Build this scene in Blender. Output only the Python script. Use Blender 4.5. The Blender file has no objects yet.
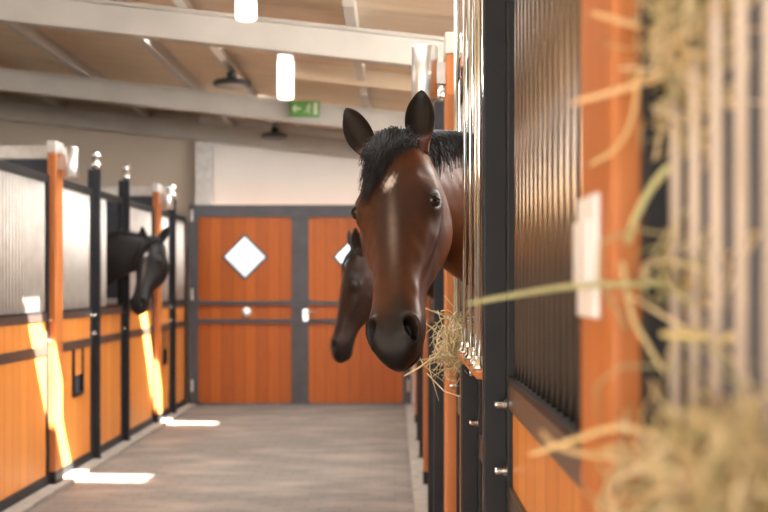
import bpy, bmesh, math, random
import numpy as np
from mathutils import Vector, Matrix

random.seed(7)
SC = bpy.context.scene
COL = SC.collection

# ------------------------------------------------------------------ camera
F = 1040.0
cam = bpy.data.cameras.new('camera')
cam.sensor_width = 36.0
cam.lens = F * 36.0 / 768.0
cam.shift_x = -11.0 / 768.0
cam.shift_y = 26.0 / 768.0
cam.clip_start = 0.05
cam.dof.use_dof = True
cam.dof.focus_distance = 2.9
cam.dof.aperture_fstop = 3.1
cam_o = bpy.data.objects.new('camera', cam)
cam_o.location = (0, 0, 1.5)
cam_o.rotation_euler = (math.pi / 2, 0, 0)
COL.objects.link(cam_o)
SC.camera = cam_o

# ------------------------------------------------------------------ world, sun, daylight, added fill lights
w = bpy.data.worlds.new('sky')
SC.world = w
w.use_nodes = True
bg = w.node_tree.nodes['Background']
bg.inputs[0].default_value = (0.93, 0.97, 1.0, 1)
bg.inputs[1].default_value = 1.3

def lamp(name, kind, loc, target, energy, color=(1, 1, 1), **kw):
    l = bpy.data.lights.new(name, kind)
    l.energy = energy
    l.color = color
    for k, v in kw.items():
        setattr(l, k, v)
    o = bpy.data.objects.new(name, l)
    o.location = loc
    d = Vector(target) - Vector(loc)
    o.rotation_euler = d.to_track_quat('-Z', 'Y').to_euler()
    COL.objects.link(o)
    return o

SUN_K, SUN_DY = 0.85, 0.6
lamp('sun', 'SUN', (5, -5, 9), (5 - SUN_K, -5 + SUN_DY, 8), 90.0, (1.0, 0.95, 0.86), angle=math.radians(0.6))
# daylight from the open gable end far behind the camera
lamp('gable_daylight', 'AREA', (-2.0, -7.5, 2.2), (-1.3, 6, 1.5), 220, (1, 0.98, 0.96), shape='RECTANGLE', size=5.5, size_y=3.0)
# added fill under the solid roof: above the frame, and hidden behind two beams
lamp('roof_fill', 'AREA', (-1.0, 4.3, 3.25), (-1.1, 4.5, 0), 70, (1, 0.98, 0.95), shape='RECTANGLE', size=2.4, size_y=2.4, spread=math.radians(130))
lamp('roof_fill_mid', 'AREA', (-0.7, 8.05, 3.335), (-0.81, 8.05, 2.335), 100, (1, 0.98, 0.95), shape='RECTANGLE', size=3.4, size_y=0.5, spread=math.radians(125))
lamp('roof_fill_far', 'AREA', (-0.7, 11.2, 3.335), (-0.81, 11.2, 2.335), 100, (1, 0.98, 0.95), shape='RECTANGLE', size=3.6, size_y=0.6, spread=math.radians(125))
for o_ in ('roof_fill', 'roof_fill_mid', 'roof_fill_far'):
    bpy.data.objects[o_].rotation_euler = (0, math.atan(0.11), 0)      # parallel to the roof sheet
# added fill at the windowless eaves over the right-hand and left-hand stalls
lamp('eaves_fill_right', 'AREA', (3.3, 7.5, 2.66), (-1.5, 9.0, 2.5), 700, (1, 0.97, 0.93), shape='RECTANGLE', size=9.0, size_y=0.5)
lamp('eaves_fill_left', 'AREA', (-5.6, 8.0, 3.2), (-2.5, 9.0, 1.4), 40, (1, 0.96, 0.9), shape='RECTANGLE', size=8.0, size_y=0.7)

vs = SC.view_settings
vs.view_transform = 'Standard'
vs.look = 'None'
vs.gamma = 1.0
vs.use_curve_mapping = False
vs.exposure = 0.28

# ------------------------------------------------------------------ materials
def mat(name, color, rough=0.5, metal=0.0, spec=0.5, emit=None, estr=0.0):
    m = bpy.data.materials.new(name)
    m.use_nodes = True
    b = m.node_tree.nodes['Principled BSDF']
    b.inputs['Base Color'].default_value = (*color, 1)
    b.inputs['Roughness'].default_value = rough
    b.inputs['Metallic'].default_value = metal
    b.inputs['Specular IOR Level'].default_value = spec
    if emit:
        b.inputs['Emission Color'].default_value = (*emit, 1)
        b.inputs['Emission Strength'].default_value = estr
    return m

def varied(name, c1, c2, scale=(1, 1, 1), noise=5.0, rough=0.5, metal=0.0, bump=0.0, detail=5.0, lo=0.3, hi=0.7, spec=0.5):
    m = mat(name, c1, rough, metal, spec)
    nt = m.node_tree
    b = nt.nodes['Principled BSDF']
    tc = nt.nodes.new('ShaderNodeTexCoord')
    mp = nt.nodes.new('ShaderNodeMapping')
    mp.inputs['Scale'].default_value = scale
    n = nt.nodes.new('ShaderNodeTexNoise')
    n.inputs['Scale'].default_value = noise
    n.inputs['Detail'].default_value = detail
    r = nt.nodes.new('ShaderNodeValToRGB')
    r.color_ramp.elements[0].position = lo
    r.color_ramp.elements[0].color = (*c1, 1)
    r.color_ramp.elements[1].position = hi
    r.color_ramp.elements[1].color = (*c2, 1)
    L = nt.links.new
    L(tc.outputs['Object'], mp.inputs[0])
    L(mp.outputs[0], n.inputs['Vector'])
    L(n.outputs[0], r.inputs[0])
    L(r.outputs[0], b.inputs['Base Color'])
    if bump:
        bp = nt.nodes.new('ShaderNodeBump')
        bp.inputs['Strength'].default_value = bump
        bp.inputs['Distance'].default_value = 0.01
        L(n.outputs[0], bp.inputs['Height'])
        L(bp.outputs[0], b.inputs['Normal'])
    return m

def board_mat(name, c1, c2, axis, pitch, rough=0.45):
    """vertical boards: plank-to-plank tone from the board index, fine grain, dark joints"""
    m = mat(name, c1, rough)
    nt = m.node_tree
    L = nt.links.new
    b = nt.nodes['Principled BSDF']
    tc = nt.nodes.new('ShaderNodeTexCoord')
    sx = nt.nodes.new('ShaderNodeSeparateXYZ')
    L(tc.outputs['Object'], sx.inputs[0])
    div = nt.nodes.new('ShaderNodeMath'); div.operation = 'DIVIDE'
    div.inputs[1].default_value = pitch
    L(sx.outputs[axis], div.inputs[0])
    fl = nt.nodes.new('ShaderNodeMath'); fl.operation = 'FLOOR'
    L(div.outputs[0], fl.inputs[0])
    wn = nt.nodes.new('ShaderNodeTexWhiteNoise'); wn.noise_dimensions = '1D'
    L(fl.outputs[0], wn.inputs['W'])
    fr = nt.nodes.new('ShaderNodeMath'); fr.operation = 'FRACT'
    L(div.outputs[0], fr.inputs[0])
    jt = nt.nodes.new('ShaderNodeMath'); jt.operation = 'LESS_THAN'
    jt.inputs[1].default_value = 0.035
    L(fr.outputs[0], jt.inputs[0])
    mp = nt.nodes.new('ShaderNodeMapping')
    mp.inputs['Scale'].default_value = (14, 14, 1.2)
    L(tc.outputs['Object'], mp.inputs[0])
    n = nt.nodes.new('ShaderNodeTexNoise')
    n.inputs['Scale'].default_value = 3.0
    n.inputs['Detail'].default_value = 6
    L(mp.outputs[0], n.inputs['Vector'])
    mixf = nt.nodes.new('ShaderNodeMath'); mixf.operation = 'MULTIPLY_ADD'
    mixf.inputs[1].default_value = 0.75
    L(n.outputs[0], mixf.inputs[0])
    half = nt.nodes.new('ShaderNodeMath'); half.operation = 'MULTIPLY_ADD'
    half.inputs[1].default_value = 0.5; half.inputs[2].default_value = -0.15
    L(wn.outputs[0], half.inputs[0])
    L(half.outputs[0], mixf.inputs[2])
    mx = nt.nodes.new('ShaderNodeMix'); mx.data_type = 'RGBA'
    mx.inputs[6].default_value = (*c1, 1); mx.inputs[7].default_value = (*c2, 1)
    L(mixf.outputs[0], mx.inputs[0])
    m2 = nt.nodes.new('ShaderNodeMix'); m2.data_type = 'RGBA'
    m2.inputs[7].default_value = (c1[0] * .35, c1[1] * .3, c1[2] * .3, 1)
    L(jt.outputs[0], m2.inputs[0]); L(mx.outputs[2], m2.inputs[6])
    L(m2.outputs[2], b.inputs['Base Color'])
    return m

def vcol_mat(name, rough=0.5, spec=0.5, sheen=0.0, noise=0.25, nscale=60.0, bump=0.0):
    m = mat(name, (1, 1, 1), rough, 0, spec)
    nt = m.node_tree
    L = nt.links.new
    b = nt.nodes['Principled BSDF']
    at = nt.nodes.new('ShaderNodeAttribute'); at.attribute_name = 'coat'
    tc = nt.nodes.new('ShaderNodeTexCoord')
    n = nt.nodes.new('ShaderNodeTexNoise'); n.inputs['Scale'].default_value = nscale
    n.inputs['Detail'].default_value = 4
    L(tc.outputs['Object'], n.inputs['Vector'])
    mr = nt.nodes.new('ShaderNodeMapRange')
    mr.inputs[3].default_value = 1 - noise; mr.inputs[4].default_value = 1 + noise
    L(n.outputs[0], mr.inputs[0])
    vm = nt.nodes.new('ShaderNodeVectorMath'); vm.operation = 'SCALE'
    L(at.outputs['Color'], vm.inputs[0]); L(mr.outputs[0], vm.inputs['Scale'])
    L(vm.outputs[0], b.inputs['Base Color'])
    if sheen:
        b.inputs['Sheen Weight'].default_value = sheen
        b.inputs['Sheen Roughness'].default_value = 0.4
    if bump:
        bp = nt.nodes.new('ShaderNodeBump'); bp.inputs['Strength'].default_value = bump
        bp.inputs['Distance'].default_value = 0.004
        L(n.outputs[0], bp.inputs['Height']); L(bp.outputs[0], b.inputs['Normal'])
    return m

M = {}
M['wood_side'] = board_mat('orange_boards', (0.50, 0.165, 0.030), (0.69, 0.275, 0.058), 1, 0.14)
M['wood_door'] = board_mat('door_boards', (0.27, 0.056, 0.004), (0.45, 0.110, 0.008), 0, 0.14)
M['wood_plain'] = varied('orange_timber', (0.38, 0.112, 0.024), (0.52, 0.178, 0.044), (10, 10, 0.9), 2.5, 0.5)
M['steel_dark'] = varied('dark_steel', (0.011, 0.0115, 0.014), (0.017, 0.018, 0.021), noise=9, rough=0.5, metal=0.0, spec=0.3)
M['steel_door'] = varied('grey_door_steel', (0.055, 0.055, 0.062), (0.075, 0.075, 0.085), noise=5, rough=0.5, metal=0.1)
M['bronze'] = varied('brown_anodised_rail', (0.085, 0.062, 0.052), (0.12, 0.09, 0.075), noise=6, rough=0.38, metal=0.5)
M['bars'] = varied('anodised_bars', (0.25, 0.21, 0.185), (0.32, 0.27, 0.24), noise=7, rough=0.25, metal=0.95)
M['galv'] = varied('galvanised_steel', (0.55, 0.53, 0.50), (0.68, 0.66, 0.63), noise=14, rough=0.45, metal=0.55)
M['chrome'] = varied('polished_steel', (0.74, 0.75, 0.72), (0.82, 0.83, 0.80), noise=4, rough=0.14, metal=0.95)
M['brushed'] = varied('brushed_steel', (0.66, 0.65, 0.63), (0.76, 0.75, 0.73), (30, 30, 1), 4, rough=0.34, metal=1.0)
M['pale_bars'] = varied('pale_galvanised_bars', (0.62, 0.58, 0.53), (0.74, 0.70, 0.65), noise=9, rough=0.5, metal=0.15)
M['cream_bars'] = varied('pale_coated_bars', (0.42, 0.35, 0.30), (0.52, 0.44, 0.38), noise=8, rough=0.4)
M['white_plastic'] = varied('white_plastic', (0.84, 0.83, 0.86), (0.88, 0.88, 0.90), noise=5, rough=0.35)
M['beam'] = varied('light_grey_beam_paint', (0.40, 0.37, 0.33), (0.46, 0.43, 0.385), noise=3, rough=0.55)
M['roof'] = varied('beige_roof_boards', (0.60, 0.48, 0.345), (0.72, 0.60, 0.45), (1.2, 9, 1), 1.4, 0.7, detail=3)
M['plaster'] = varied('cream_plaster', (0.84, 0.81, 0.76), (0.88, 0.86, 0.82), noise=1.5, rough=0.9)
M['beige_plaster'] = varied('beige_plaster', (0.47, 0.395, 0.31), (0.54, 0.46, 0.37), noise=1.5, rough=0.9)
M['stall_wall'] = varied('pale_stall_wall', (0.55, 0.47, 0.39), (0.64, 0.56, 0.48), noise=1.2, rough=0.9)
M['concrete'] = varied('concrete_kerb', (0.20, 0.175, 0.15), (0.28, 0.245, 0.21), noise=9, rough=0.85, bump=0.2)
M['ground'] = varied('gravel', (0.62, 0.55, 0.44), (0.75, 0.68, 0.55), noise=6, rough=0.95)
M['bedding'] = varied('straw_bedding', (0.36, 0.25, 0.12), (0.55, 0.42, 0.22), noise=30, rough=0.95, bump=0.6)
M['dark_panel'] = varied('dark_slate_panel', (0.035, 0.045, 0.065), (0.05, 0.06, 0.085), noise=3, rough=0.5)
M['black'] = mat('black_plastic', (0.02, 0.02, 0.022), 0.4)
M['lampglow'] = mat('lamp_diffuser', (0.9, 0.9, 0.9), 0.4, emit=(1, 0.97, 0.92), estr=1.5)
M['green_sign'] = mat('green_sign_face', (0.085, 0.24, 0.045), 0.5)
M['white_sign'] = mat('white_sign_face', (0.55, 0.60, 0.42), 0.5)
M['hide'] = vcol_mat('horse_coat', rough=0.46, spec=0.24, sheen=0.0, noise=0.22, nscale=45, bump=0.05)
M['hide_blur'] = M['hide']
M['hair'] = varied('black_horse_hair', (0.006, 0.006, 0.007), (0.016, 0.016, 0.019), noise=40, rough=0.42, spec=0.4)
M['lid'] = varied('dark_brown_skin', (0.016, 0.008, 0.006), (0.026, 0.013, 0.009), noise=40, rough=0.55, spec=0.3)
M['eye'] = mat('dark_wet_eye', (0.008, 0.005, 0.004), 0.06, spec=0.5)
M['hay'] = vcol_mat('dry_hay', rough=0.65, spec=0.3, noise=0.2, nscale=30)

def glass_mat():
    m = bpy.data.materials.new('clear_glass')
    m.use_nodes = True
    nt = m.node_tree
    nt.nodes.clear()
    o = nt.nodes.new('ShaderNodeOutputMaterial')
    t = nt.nodes.new('ShaderNodeBsdfTransparent')
    g = nt.nodes.new('ShaderNodeBsdfGlossy'); g.inputs['Roughness'].default_value = 0.05
    x = nt.nodes.new('ShaderNodeMixShader'); x.inputs[0].default_value = 0.08
    nt.links.new(t.outputs[0], x.inputs[1]); nt.links.new(g.outputs[0], x.inputs[2])
    nt.links.new(x.outputs[0], o.inputs[0])
    return m
M['glass'] = glass_mat()

def floor_mat():
    m = mat('rubber_pavers', (0.2, 0.17, 0.15), 0.75)
    nt = m.node_tree; L = nt.links.new
    b = nt.nodes['Principled BSDF']
    tc = nt.nodes.new('ShaderNodeTexCoord')
    br = nt.nodes.new('ShaderNodeTexBrick')
    br.inputs['Scale'].default_value = 1.0
    br.inputs['Brick Width'].default_value = 0.2
    br.inputs['Row Height'].default_value = 0.1
    br.inputs['Mortar Size'].default_value = 0.006
    br.inputs['Color1'].default_value = (0.112, 0.096, 0.080, 1)
    br.inputs['Color2'].default_value = (0.135, 0.115, 0.097, 1)
    br.inputs['Mortar'].default_value = (0.09, 0.077, 0.065, 1)
    L(tc.outputs['Object'], br.inputs['Vector'])
    mp = nt.nodes.new('ShaderNodeMapping'); mp.inputs['Scale'].default_value = (1.0, 2.2, 1)
    L(tc.outputs['Object'], mp.inputs[0])
    n = nt.nodes.new('ShaderNodeTexNoise'); n.inputs['Scale'].default_value = 1.6; n.inputs['Detail'].default_value = 7
    L(mp.outputs[0], n.inputs['Vector'])
    r = nt.nodes.new('ShaderNodeValToRGB')
    r.color_ramp.elements[0].position = 0.45; r.color_ramp.elements[0].color = (0, 0, 0, 1)
    r.color_ramp.elements[1].position = 0.72; r.color_ramp.elements[1].color = (1, 1, 1, 1)
    L(n.outputs[0], r.inputs[0])
    mx = nt.nodes.new('ShaderNodeMix'); mx.data_type = 'RGBA'
    mx.inputs[7].default_value = (0.25, 0.205, 0.16, 1)
    ml = nt.nodes.new('ShaderNodeMath'); ml.operation = 'MULTIPLY'; ml.inputs[1].default_value = 0.7
    L(r.outputs[0], ml.inputs[0])
    L(ml.outputs[0], mx.inputs[0]); L(br.outputs[0], mx.inputs[6])
    L(mx.outputs[2], b.inputs['Base Color'])
    bp = nt.nodes.new('ShaderNodeBump'); bp.inputs['Strength'].default_value = 0.4; bp.inputs['Distance'].default_value = 0.004
    L(br.outputs[1], bp.inputs['Height']); bp.invert = True
    L(bp.outputs[0], b.inputs['Normal'])
    return m
M['floor'] = floor_mat()

# ------------------------------------------------------------------ mesh helpers
class MB:
    def __init__(self):
        self.v, self.f, self.c = [], [], []
        self.col = None
    def _add(self, vs_, fs_):
        o = len(self.v)
        self.v += [tuple(p) for p in vs_]
        self.f += [tuple(i + o for i in f) for f in fs_]
        if self.col is not None:
            self.c += [self.col] * len(vs_)
    def box(self, x0, x1, y0, y1, z0, z1):
        if x0 > x1: x0, x1 = x1, x0
        if y0 > y1: y0, y1 = y1, y0
        p = [(x0, y0, z0), (x1, y0, z0), (x1, y1, z0), (x0, y1, z0), (x0, y0, z1), (x1, y0, z1), (x1, y1, z1), (x0, y1, z1)]
        self._add(p, [(3, 2, 1, 0), (4, 5, 6, 7), (0, 1, 5, 4), (1, 2, 6, 5), (2, 3, 7, 6), (3, 0, 4, 7)])
        return self
    def hexa(self, p):
        self._add(p, [(3, 2, 1, 0), (4, 5, 6, 7), (0, 1, 5, 4), (1, 2, 6, 5), (2, 3, 7, 6), (3, 0, 4, 7)])
        return self
    def rings(self, rings, cap=True):
        n = len(rings[0])
        vs_ = [p for r in rings for p in r]
        fs_ = []
        for i in range(len(rings) - 1):
            for j in range(n):
                k = (j + 1) % n
                fs_.append((i * n + j, i * n + k, (i + 1) * n + k, (i + 1) * n + j))
        if cap:
            fs_.append(tuple(range(n - 1, -1, -1)))
            fs_.append(tuple((len(rings) - 1) * n + j for j in range(n)))
        self._add(vs_, fs_)
        return self
    def tube(self, pts, radii, n=12, flat=1.0):
        pts = [Vector(p) for p in pts]
        if not hasattr(radii, '__len__'):
            radii = [radii] * len(pts)
        ref = None
        rr = []
        for i, p in enumerate(pts):
            t = (pts[min(i + 1, len(pts) - 1)] - pts[max(i - 1, 0)]).normalized()
            if ref is None:
                ref = Vector((0, 0, 1)) if abs(t.z) < 0.9 else Vector((1, 0, 0))
            a = t.cross(ref).normalized()
            b_ = a.cross(t).normalized()
            ref = b_
            r = radii[i]
            rr.append([p + a * (r * math.cos(2 * math.pi * k / n)) + b_ * (r * flat * math.sin(2 * math.pi * k / n)) for k in range(n)])
        return self.rings(rr)
    def lathe(self, c, prof, n=24, axis='z'):
        c = Vector(c)
        rr = []
        for r, h in prof:
            ring = []
            for k in range(n):
                a = 2 * math.pi * k / n
                if axis == 'z': q = Vector((r * math.cos(a), r * math.sin(a), h))
                elif axis == 'x': q = Vector((h, r * math.cos(a), r * math.sin(a)))
                else: q = Vector((r * math.sin(a), h, r * math.cos(a)))
                ring.append(c + q)
            rr.append(ring)
        return self.rings(rr)
    def ball(self, c, r, n=16, sq=(1, 1, 1)):
        rr = []
        m_ = n // 2
        for i in range(m_ + 1):
            th = math.pi * (0.02 + 0.96 * i / m_)
            rr.append([Vector(c) + Vector((r * sq[0] * math.sin(th) * math.cos(2 * math.pi * k / n),
                                           r * sq[1] * math.sin(th) * math.sin(2 * math.pi * k / n), -r * sq[2] * math.cos(th))) for k in range(n)])
        return self.rings(rr)
    def prism(self, outline, axis, a0, a1):
        """outline: list of 2D pts; axis 'x' or 'y' extruded from a0 to a1"""
        n = len(outline)
        def P(q, a):
            return (a, q[0], q[1]) if axis == 'x' else (q[0], a, q[1])
        vs_ = [P(q, a0) for q in outline] + [P(q, a1) for q in outline]
        fs_ = [tuple(range(n - 1, -1, -1)), tuple(range(n, 2 * n))] + [(i, (i + 1) % n, n + (i + 1) % n, n + i) for i in range(n)]
        self._add(vs_, fs_)
        return self
    def build(self, name, material, parent=None, smooth=False, bevel=0.0, origin=None):
        me = bpy.data.meshes.new(name)
        vs_ = self.v
        if origin is not None:
            ox, oy, oz = origin
            vs_ = [(x - ox, y - oy, z - oz) for x, y, z in vs_]
        me.from_pydata([tuple(p) for p in vs_], [], self.f)
        me.validate()
        bm = bmesh.new(); bm.from_mesh(me)
        bmesh.ops.recalc_face_normals(bm, faces=bm.faces)
        bm.to_mesh(me); bm.free()
        if self.c:
            ca = me.color_attributes.new('coat', 'FLOAT_COLOR', 'POINT')
            flat = np.array([(c[0], c[1], c[2], 1.0) for c in self.c], dtype=np.float32).ravel()
            ca.data.foreach_set('color', flat)
        if smooth:
            me.polygons.foreach_set('use_smooth', [True] * len(me.polygons))
        me.materials.append(material)
        o = bpy.data.objects.new(name, me)
        COL.objects.link(o)
        if origin is not None:
            o.location = origin
        if parent is not None:
            o.parent = parent
            o.matrix_parent_inverse = Matrix.Translation(parent.location).inverted()
        if bevel:
            bv = o.modifiers.new('bevel', 'BEVEL')
            bv.width = bevel; bv.segments = 2; bv.limit_method = 'ANGLE'
        return o

def tag(o, label, cat, group=None, kind=None):
    o['label'] = label
    o['category'] = cat
    if group: o['group'] = group
    if kind: o['kind'] = kind
    return o

def thing(name, label, cat, loc, group=None):
    o = bpy.data.objects.new(name, None)
    o.location = loc
    o.empty_display_size = 0.1
    COL.objects.link(o)
    return tag(o, label, cat, group)

def struct(o, label=None):
    o['kind'] = 'structure'
    return o

# ------------------------------------------------------------------ structure
XR, XL = 0.24, -2.50            # aisle faces of the two stall rows
YB = 12.60                      # barn doors
def zroof(x): return 3.29 - 0.11 * x

struct(MB().box(-5.9, 3.6, -3, 13.0, -0.15, 0.0).build('floor', M['floor']))
struct(MB().box(-30, 30, 13.0, 60, -0.25, -0.1).build('trim_1', M['ground']))

# ceiling: sloping boarded sheet with two narrow roof lights, each behind a cross batten
def slab(mb, x0, x1, y0, y1, t=0.06, drop=0.0):
    a, b_ = zroof(x0) - drop, zroof(x1) - drop
    mb.hexa([(x0, y0, a), (x1, y0, b_), (x1, y1, b_), (x0, y1, a), (x0, y0, a + t), (x1, y0, b_ + t), (x1, y1, b_ + t), (x0, y1, a + t)])
SLOTS = [(7.98 - SUN_DY * 3.27, 0.38), (11.08 - SUN_DY * 3.27, 0.32)]
SX0, SX1 = -0.83, 0.88
mb = MB()
edges = [-3.0]
for c_, w_ in SLOTS: edges += [c_ - w_ / 2, c_ + w_ / 2]
edges.append(13.0)
for i in range(len(edges) - 1):
    if i % 2 == 0:
        slab(mb, -6.0, 3.7, edges[i], edges[i + 1])
    else:
        slab(mb, -6.0, SX0, edges[i], edges[i + 1])
        slab(mb, SX1, 3.7, edges[i], edges[i + 1])
for c_, w_ in SLOTS:
    slab(mb, SX0 - 0.1, SX1 + 0.1, c_ - w_ / 2 - 0.05, c_ - w_ / 2, t=0.14, drop=0.14)
    slab(mb, SX0 - 0.1, SX1 + 0.1, c_ + w_ / 2, c_ + w_ / 2 + 0.05, t=0.03, drop=0.03)
struct(mb.build('ceiling', M['roof']))

def wallx(name, x0, x1, y0, y1, material):
    z0, z1 = zroof(x0), zroof(x1)
    m_ = MB().hexa([(x0, y0, 0), (x1, y0, 0), (x1, y1, 0), (x0, y1, 0), (x0, y0, z0), (x1, y0, z1), (x1, y1, z1), (x0, y1, z0)])
    return struct(m_.build(name, material))
wallx('wall_left', -6.0, -5.9, -3, 13.0, M['stall_wall'])
wallx('wall_right', 3.6, 3.7, -3, 13.0, M['stall_wall'])
# gable wall: left and right of the doorway, and above it
mb = MB()
def hx(x0, x1, z0):
    mb.hexa([(x0, 12.88, z0), (x1, 12.88, z0), (x1, 13.0, z0), (x0, 13.0, z0),
             (x0, 12.88, zroof(x0)), (x1, 12.88, zroof(x1)), (x1, 13.0, zroof(x1)), (x0, 13.0, zroof(x0))])
hx(-2.42, 0.14, 2.38); hx(0.14, 3.6, 0.0)
struct(mb.build('wall_back', M['plaster']))
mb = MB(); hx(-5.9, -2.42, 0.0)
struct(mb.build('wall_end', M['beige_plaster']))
# rear and bedding of the stalls
struct(MB().box(-5.85, -2.62, -2.5, 12.8, 0.0, 0.02).build('trim_2', M['bedding']))
struct(MB().box(0.36, 3.55, -2.5, 12.8, 0.0, 0.02).build('trim_3', M['bedding']))
# concrete kerbs under both stall rows
struct(MB().box(-2.66, -2.40, -1.0, 12.7, 0.0, 0.03).build('trim_4', M['concrete'], bevel=0.006))
struct(MB().box(0.125, 0.34, -1.0, 12.7, 0.0, 0.03).build('trim_5', M['concrete'], bevel=0.006))

# ------------------------------------------------------------------ roof beams, purlins, column
BEAMS = [(3.72, 'grey roof beam nearest the camera, above the frame'), (7.02, 'broad pale grey roof beam highest in the photo, before the first ring lamp'),
         (10.28, 'pale grey roof beam that carries the green exit sign'), (12.70, 'pale grey roof beam lying against the back wall above the doors')]
for y, lab in BEAMS[1:]:
    mb = MB()
    x0, x1 = -5.9, 3.6
    def bz(x, o): return 2.965 - 0.11 * x + o
    def seg(y0, y1, o0, o1):
        mb.hexa([(x0, y0, bz(x0, o0)), (x1, y0, bz(x1, o0)), (x1, y1, bz(x1, o0)), (x0, y1, bz(x0, o0)),
                 (x0, y0, bz(x0, o1)), (x1, y0, bz(x1, o1)), (x1, y1, bz(x1, o1)), (x0, y1, bz(x0, o1))])
    seg(y - 0.02, y + 0.02, 0.02, 0.19)
    seg(y - 0.06, y + 0.06, 0.0, 0.02)
    seg(y - 0.06, y + 0.06, 0.19, 0.21)
    tag(mb.build('roof_beam', M['beam']), lab, 'beam', 'roof beams')
PUR = [(-4.1, 'pale timber purlin furthest left under the roof'), (-3.04, 'pale timber purlin second from the left under the roof'),
       (-2.0, 'pale timber purlin just left of the shiny lamp rail'), 
       (1.15, 'pale timber purlin over the right-hand stalls')]
for x, lab in PUR:
    zt = zroof(x)
    tag(MB().box(x - 0.035, x + 0.035, 2.0, 12.86, zt - 0.112, zt - 0.006).build('purlin', M['beam']), lab, 'purlin', 'purlins under the roof')
for ya, yb, lab in ((2.0, 5.70, 'short purlin right of the tubular lamps, above the picture'), (6.45, 8.84, 'short pale purlin between the two tubular lamps and the right stalls'), (9.5, 12.86, 'short pale purlin behind the exit sign beam')):
    zt = zroof(-0.29)
    tag(MB().box(-0.325, -0.255, ya, yb, zt - 0.112, zt - 0.006).build('purlin', M['beam']), lab, 'purlin', 'purlins under the roof')
zt = zroof(-1.42)
rail = thing('lamp_rail', 'shiny steel rail along the roof carrying the two ring lamps', 'rail', (-1.42, 7.0, zt - 0.11))
MB().box(-1.455, -1.385, 2.0, 12.86, zt - 0.112, zt - 0.06).build('channel', M['brushed'], rail, bevel=0.004)
for y in (5.2, 8.6, 11.9):
    MB().box(-1.43, -1.41, y, y + 0.05, zt - 0.06, zt - 0.003).build('hanger', M['galv'], rail)

tag(MB().box(-2.44, -2.24, 12.70, 12.879, 0.0, 3.215).build('steel_column', M['galv'], bevel=0.004),
    'pale grey upright column rising above the left door against the wall', 'column')

# ------------------------------------------------------------------ barn doors
def rrect(cx, cz, hx_, hz_, r, n=5):
    o = []
    for sx, sz, a0 in ((1, 1, 0), (-1, 1, 90), (-1, -1, 180), (1, -1, 270)):
        for k in range(n + 1):
            a = math.radians(a0 + 90 * k / n)
            o.append((cx + sx * (hx_ - r) + r * math.cos(a), cz + sz * (hz_ - r) + r * math.sin(a)))
    return o
def px(x, Y): return (x - 395) * Y / F
def pz(y, Y): return 1.5 - (y - 282) * Y / F

def holed_panel(mb, x0, x1, z0, z1, hole, y0, y1):
    """rect panel with a polygonal hole, extruded y0..y1 (hole same vertex order, CCW from +x)"""
    n = len(hole)
    cx = sum(p[0] for p in hole) / n; cz = sum(p[1] for p in hole) / n
    outer = []
    for p in hole:
        dx, dz = p[0] - cx, p[1] - cz
        t = 1e9
        if dx > 1e-9: t = min(t, (x1 - cx) / dx)
        if dx < -1e-9: t = min(t, (x0 - cx) / dx)
        if dz > 1e-9: t = min(t, (z1 - cz) / dz)
        if dz < -1e-9: t = min(t, (z0 - cz) / dz)
        outer.append((cx + dx * t, cz + dz * t))
    # corners inserted by snapping nearest outer points
    for c_ in ((x0, z0), (x1, z0), (x1, z1), (x0, z1)):
        i = min(range(n), key=lambda k: (outer[k][0] - c_[0]) ** 2 + (outer[k][1] - c_[1]) ** 2)
        outer[i] = c_
    vs_ = [(p[0], y0, p[1]) for p in hole] + [(p[0], y0, p[1]) for p in outer] + [(p[0], y1, p[1]) for p in hole] + [(p[0], y1, p[1]) for p in outer]
    fs_ = []
    for i in range(n):
        j = (i + 1) % n
        fs_ += [(i, j, n + j, n + i), (2 * n + j, 2 * n + i, 3 * n + i, 3 * n + j), (i, 2 * n + i, 2 * n + j, j), (n + i, n + j, 3 * n + j, 3 * n + i)]
    mb._add(vs_, fs_)

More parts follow.
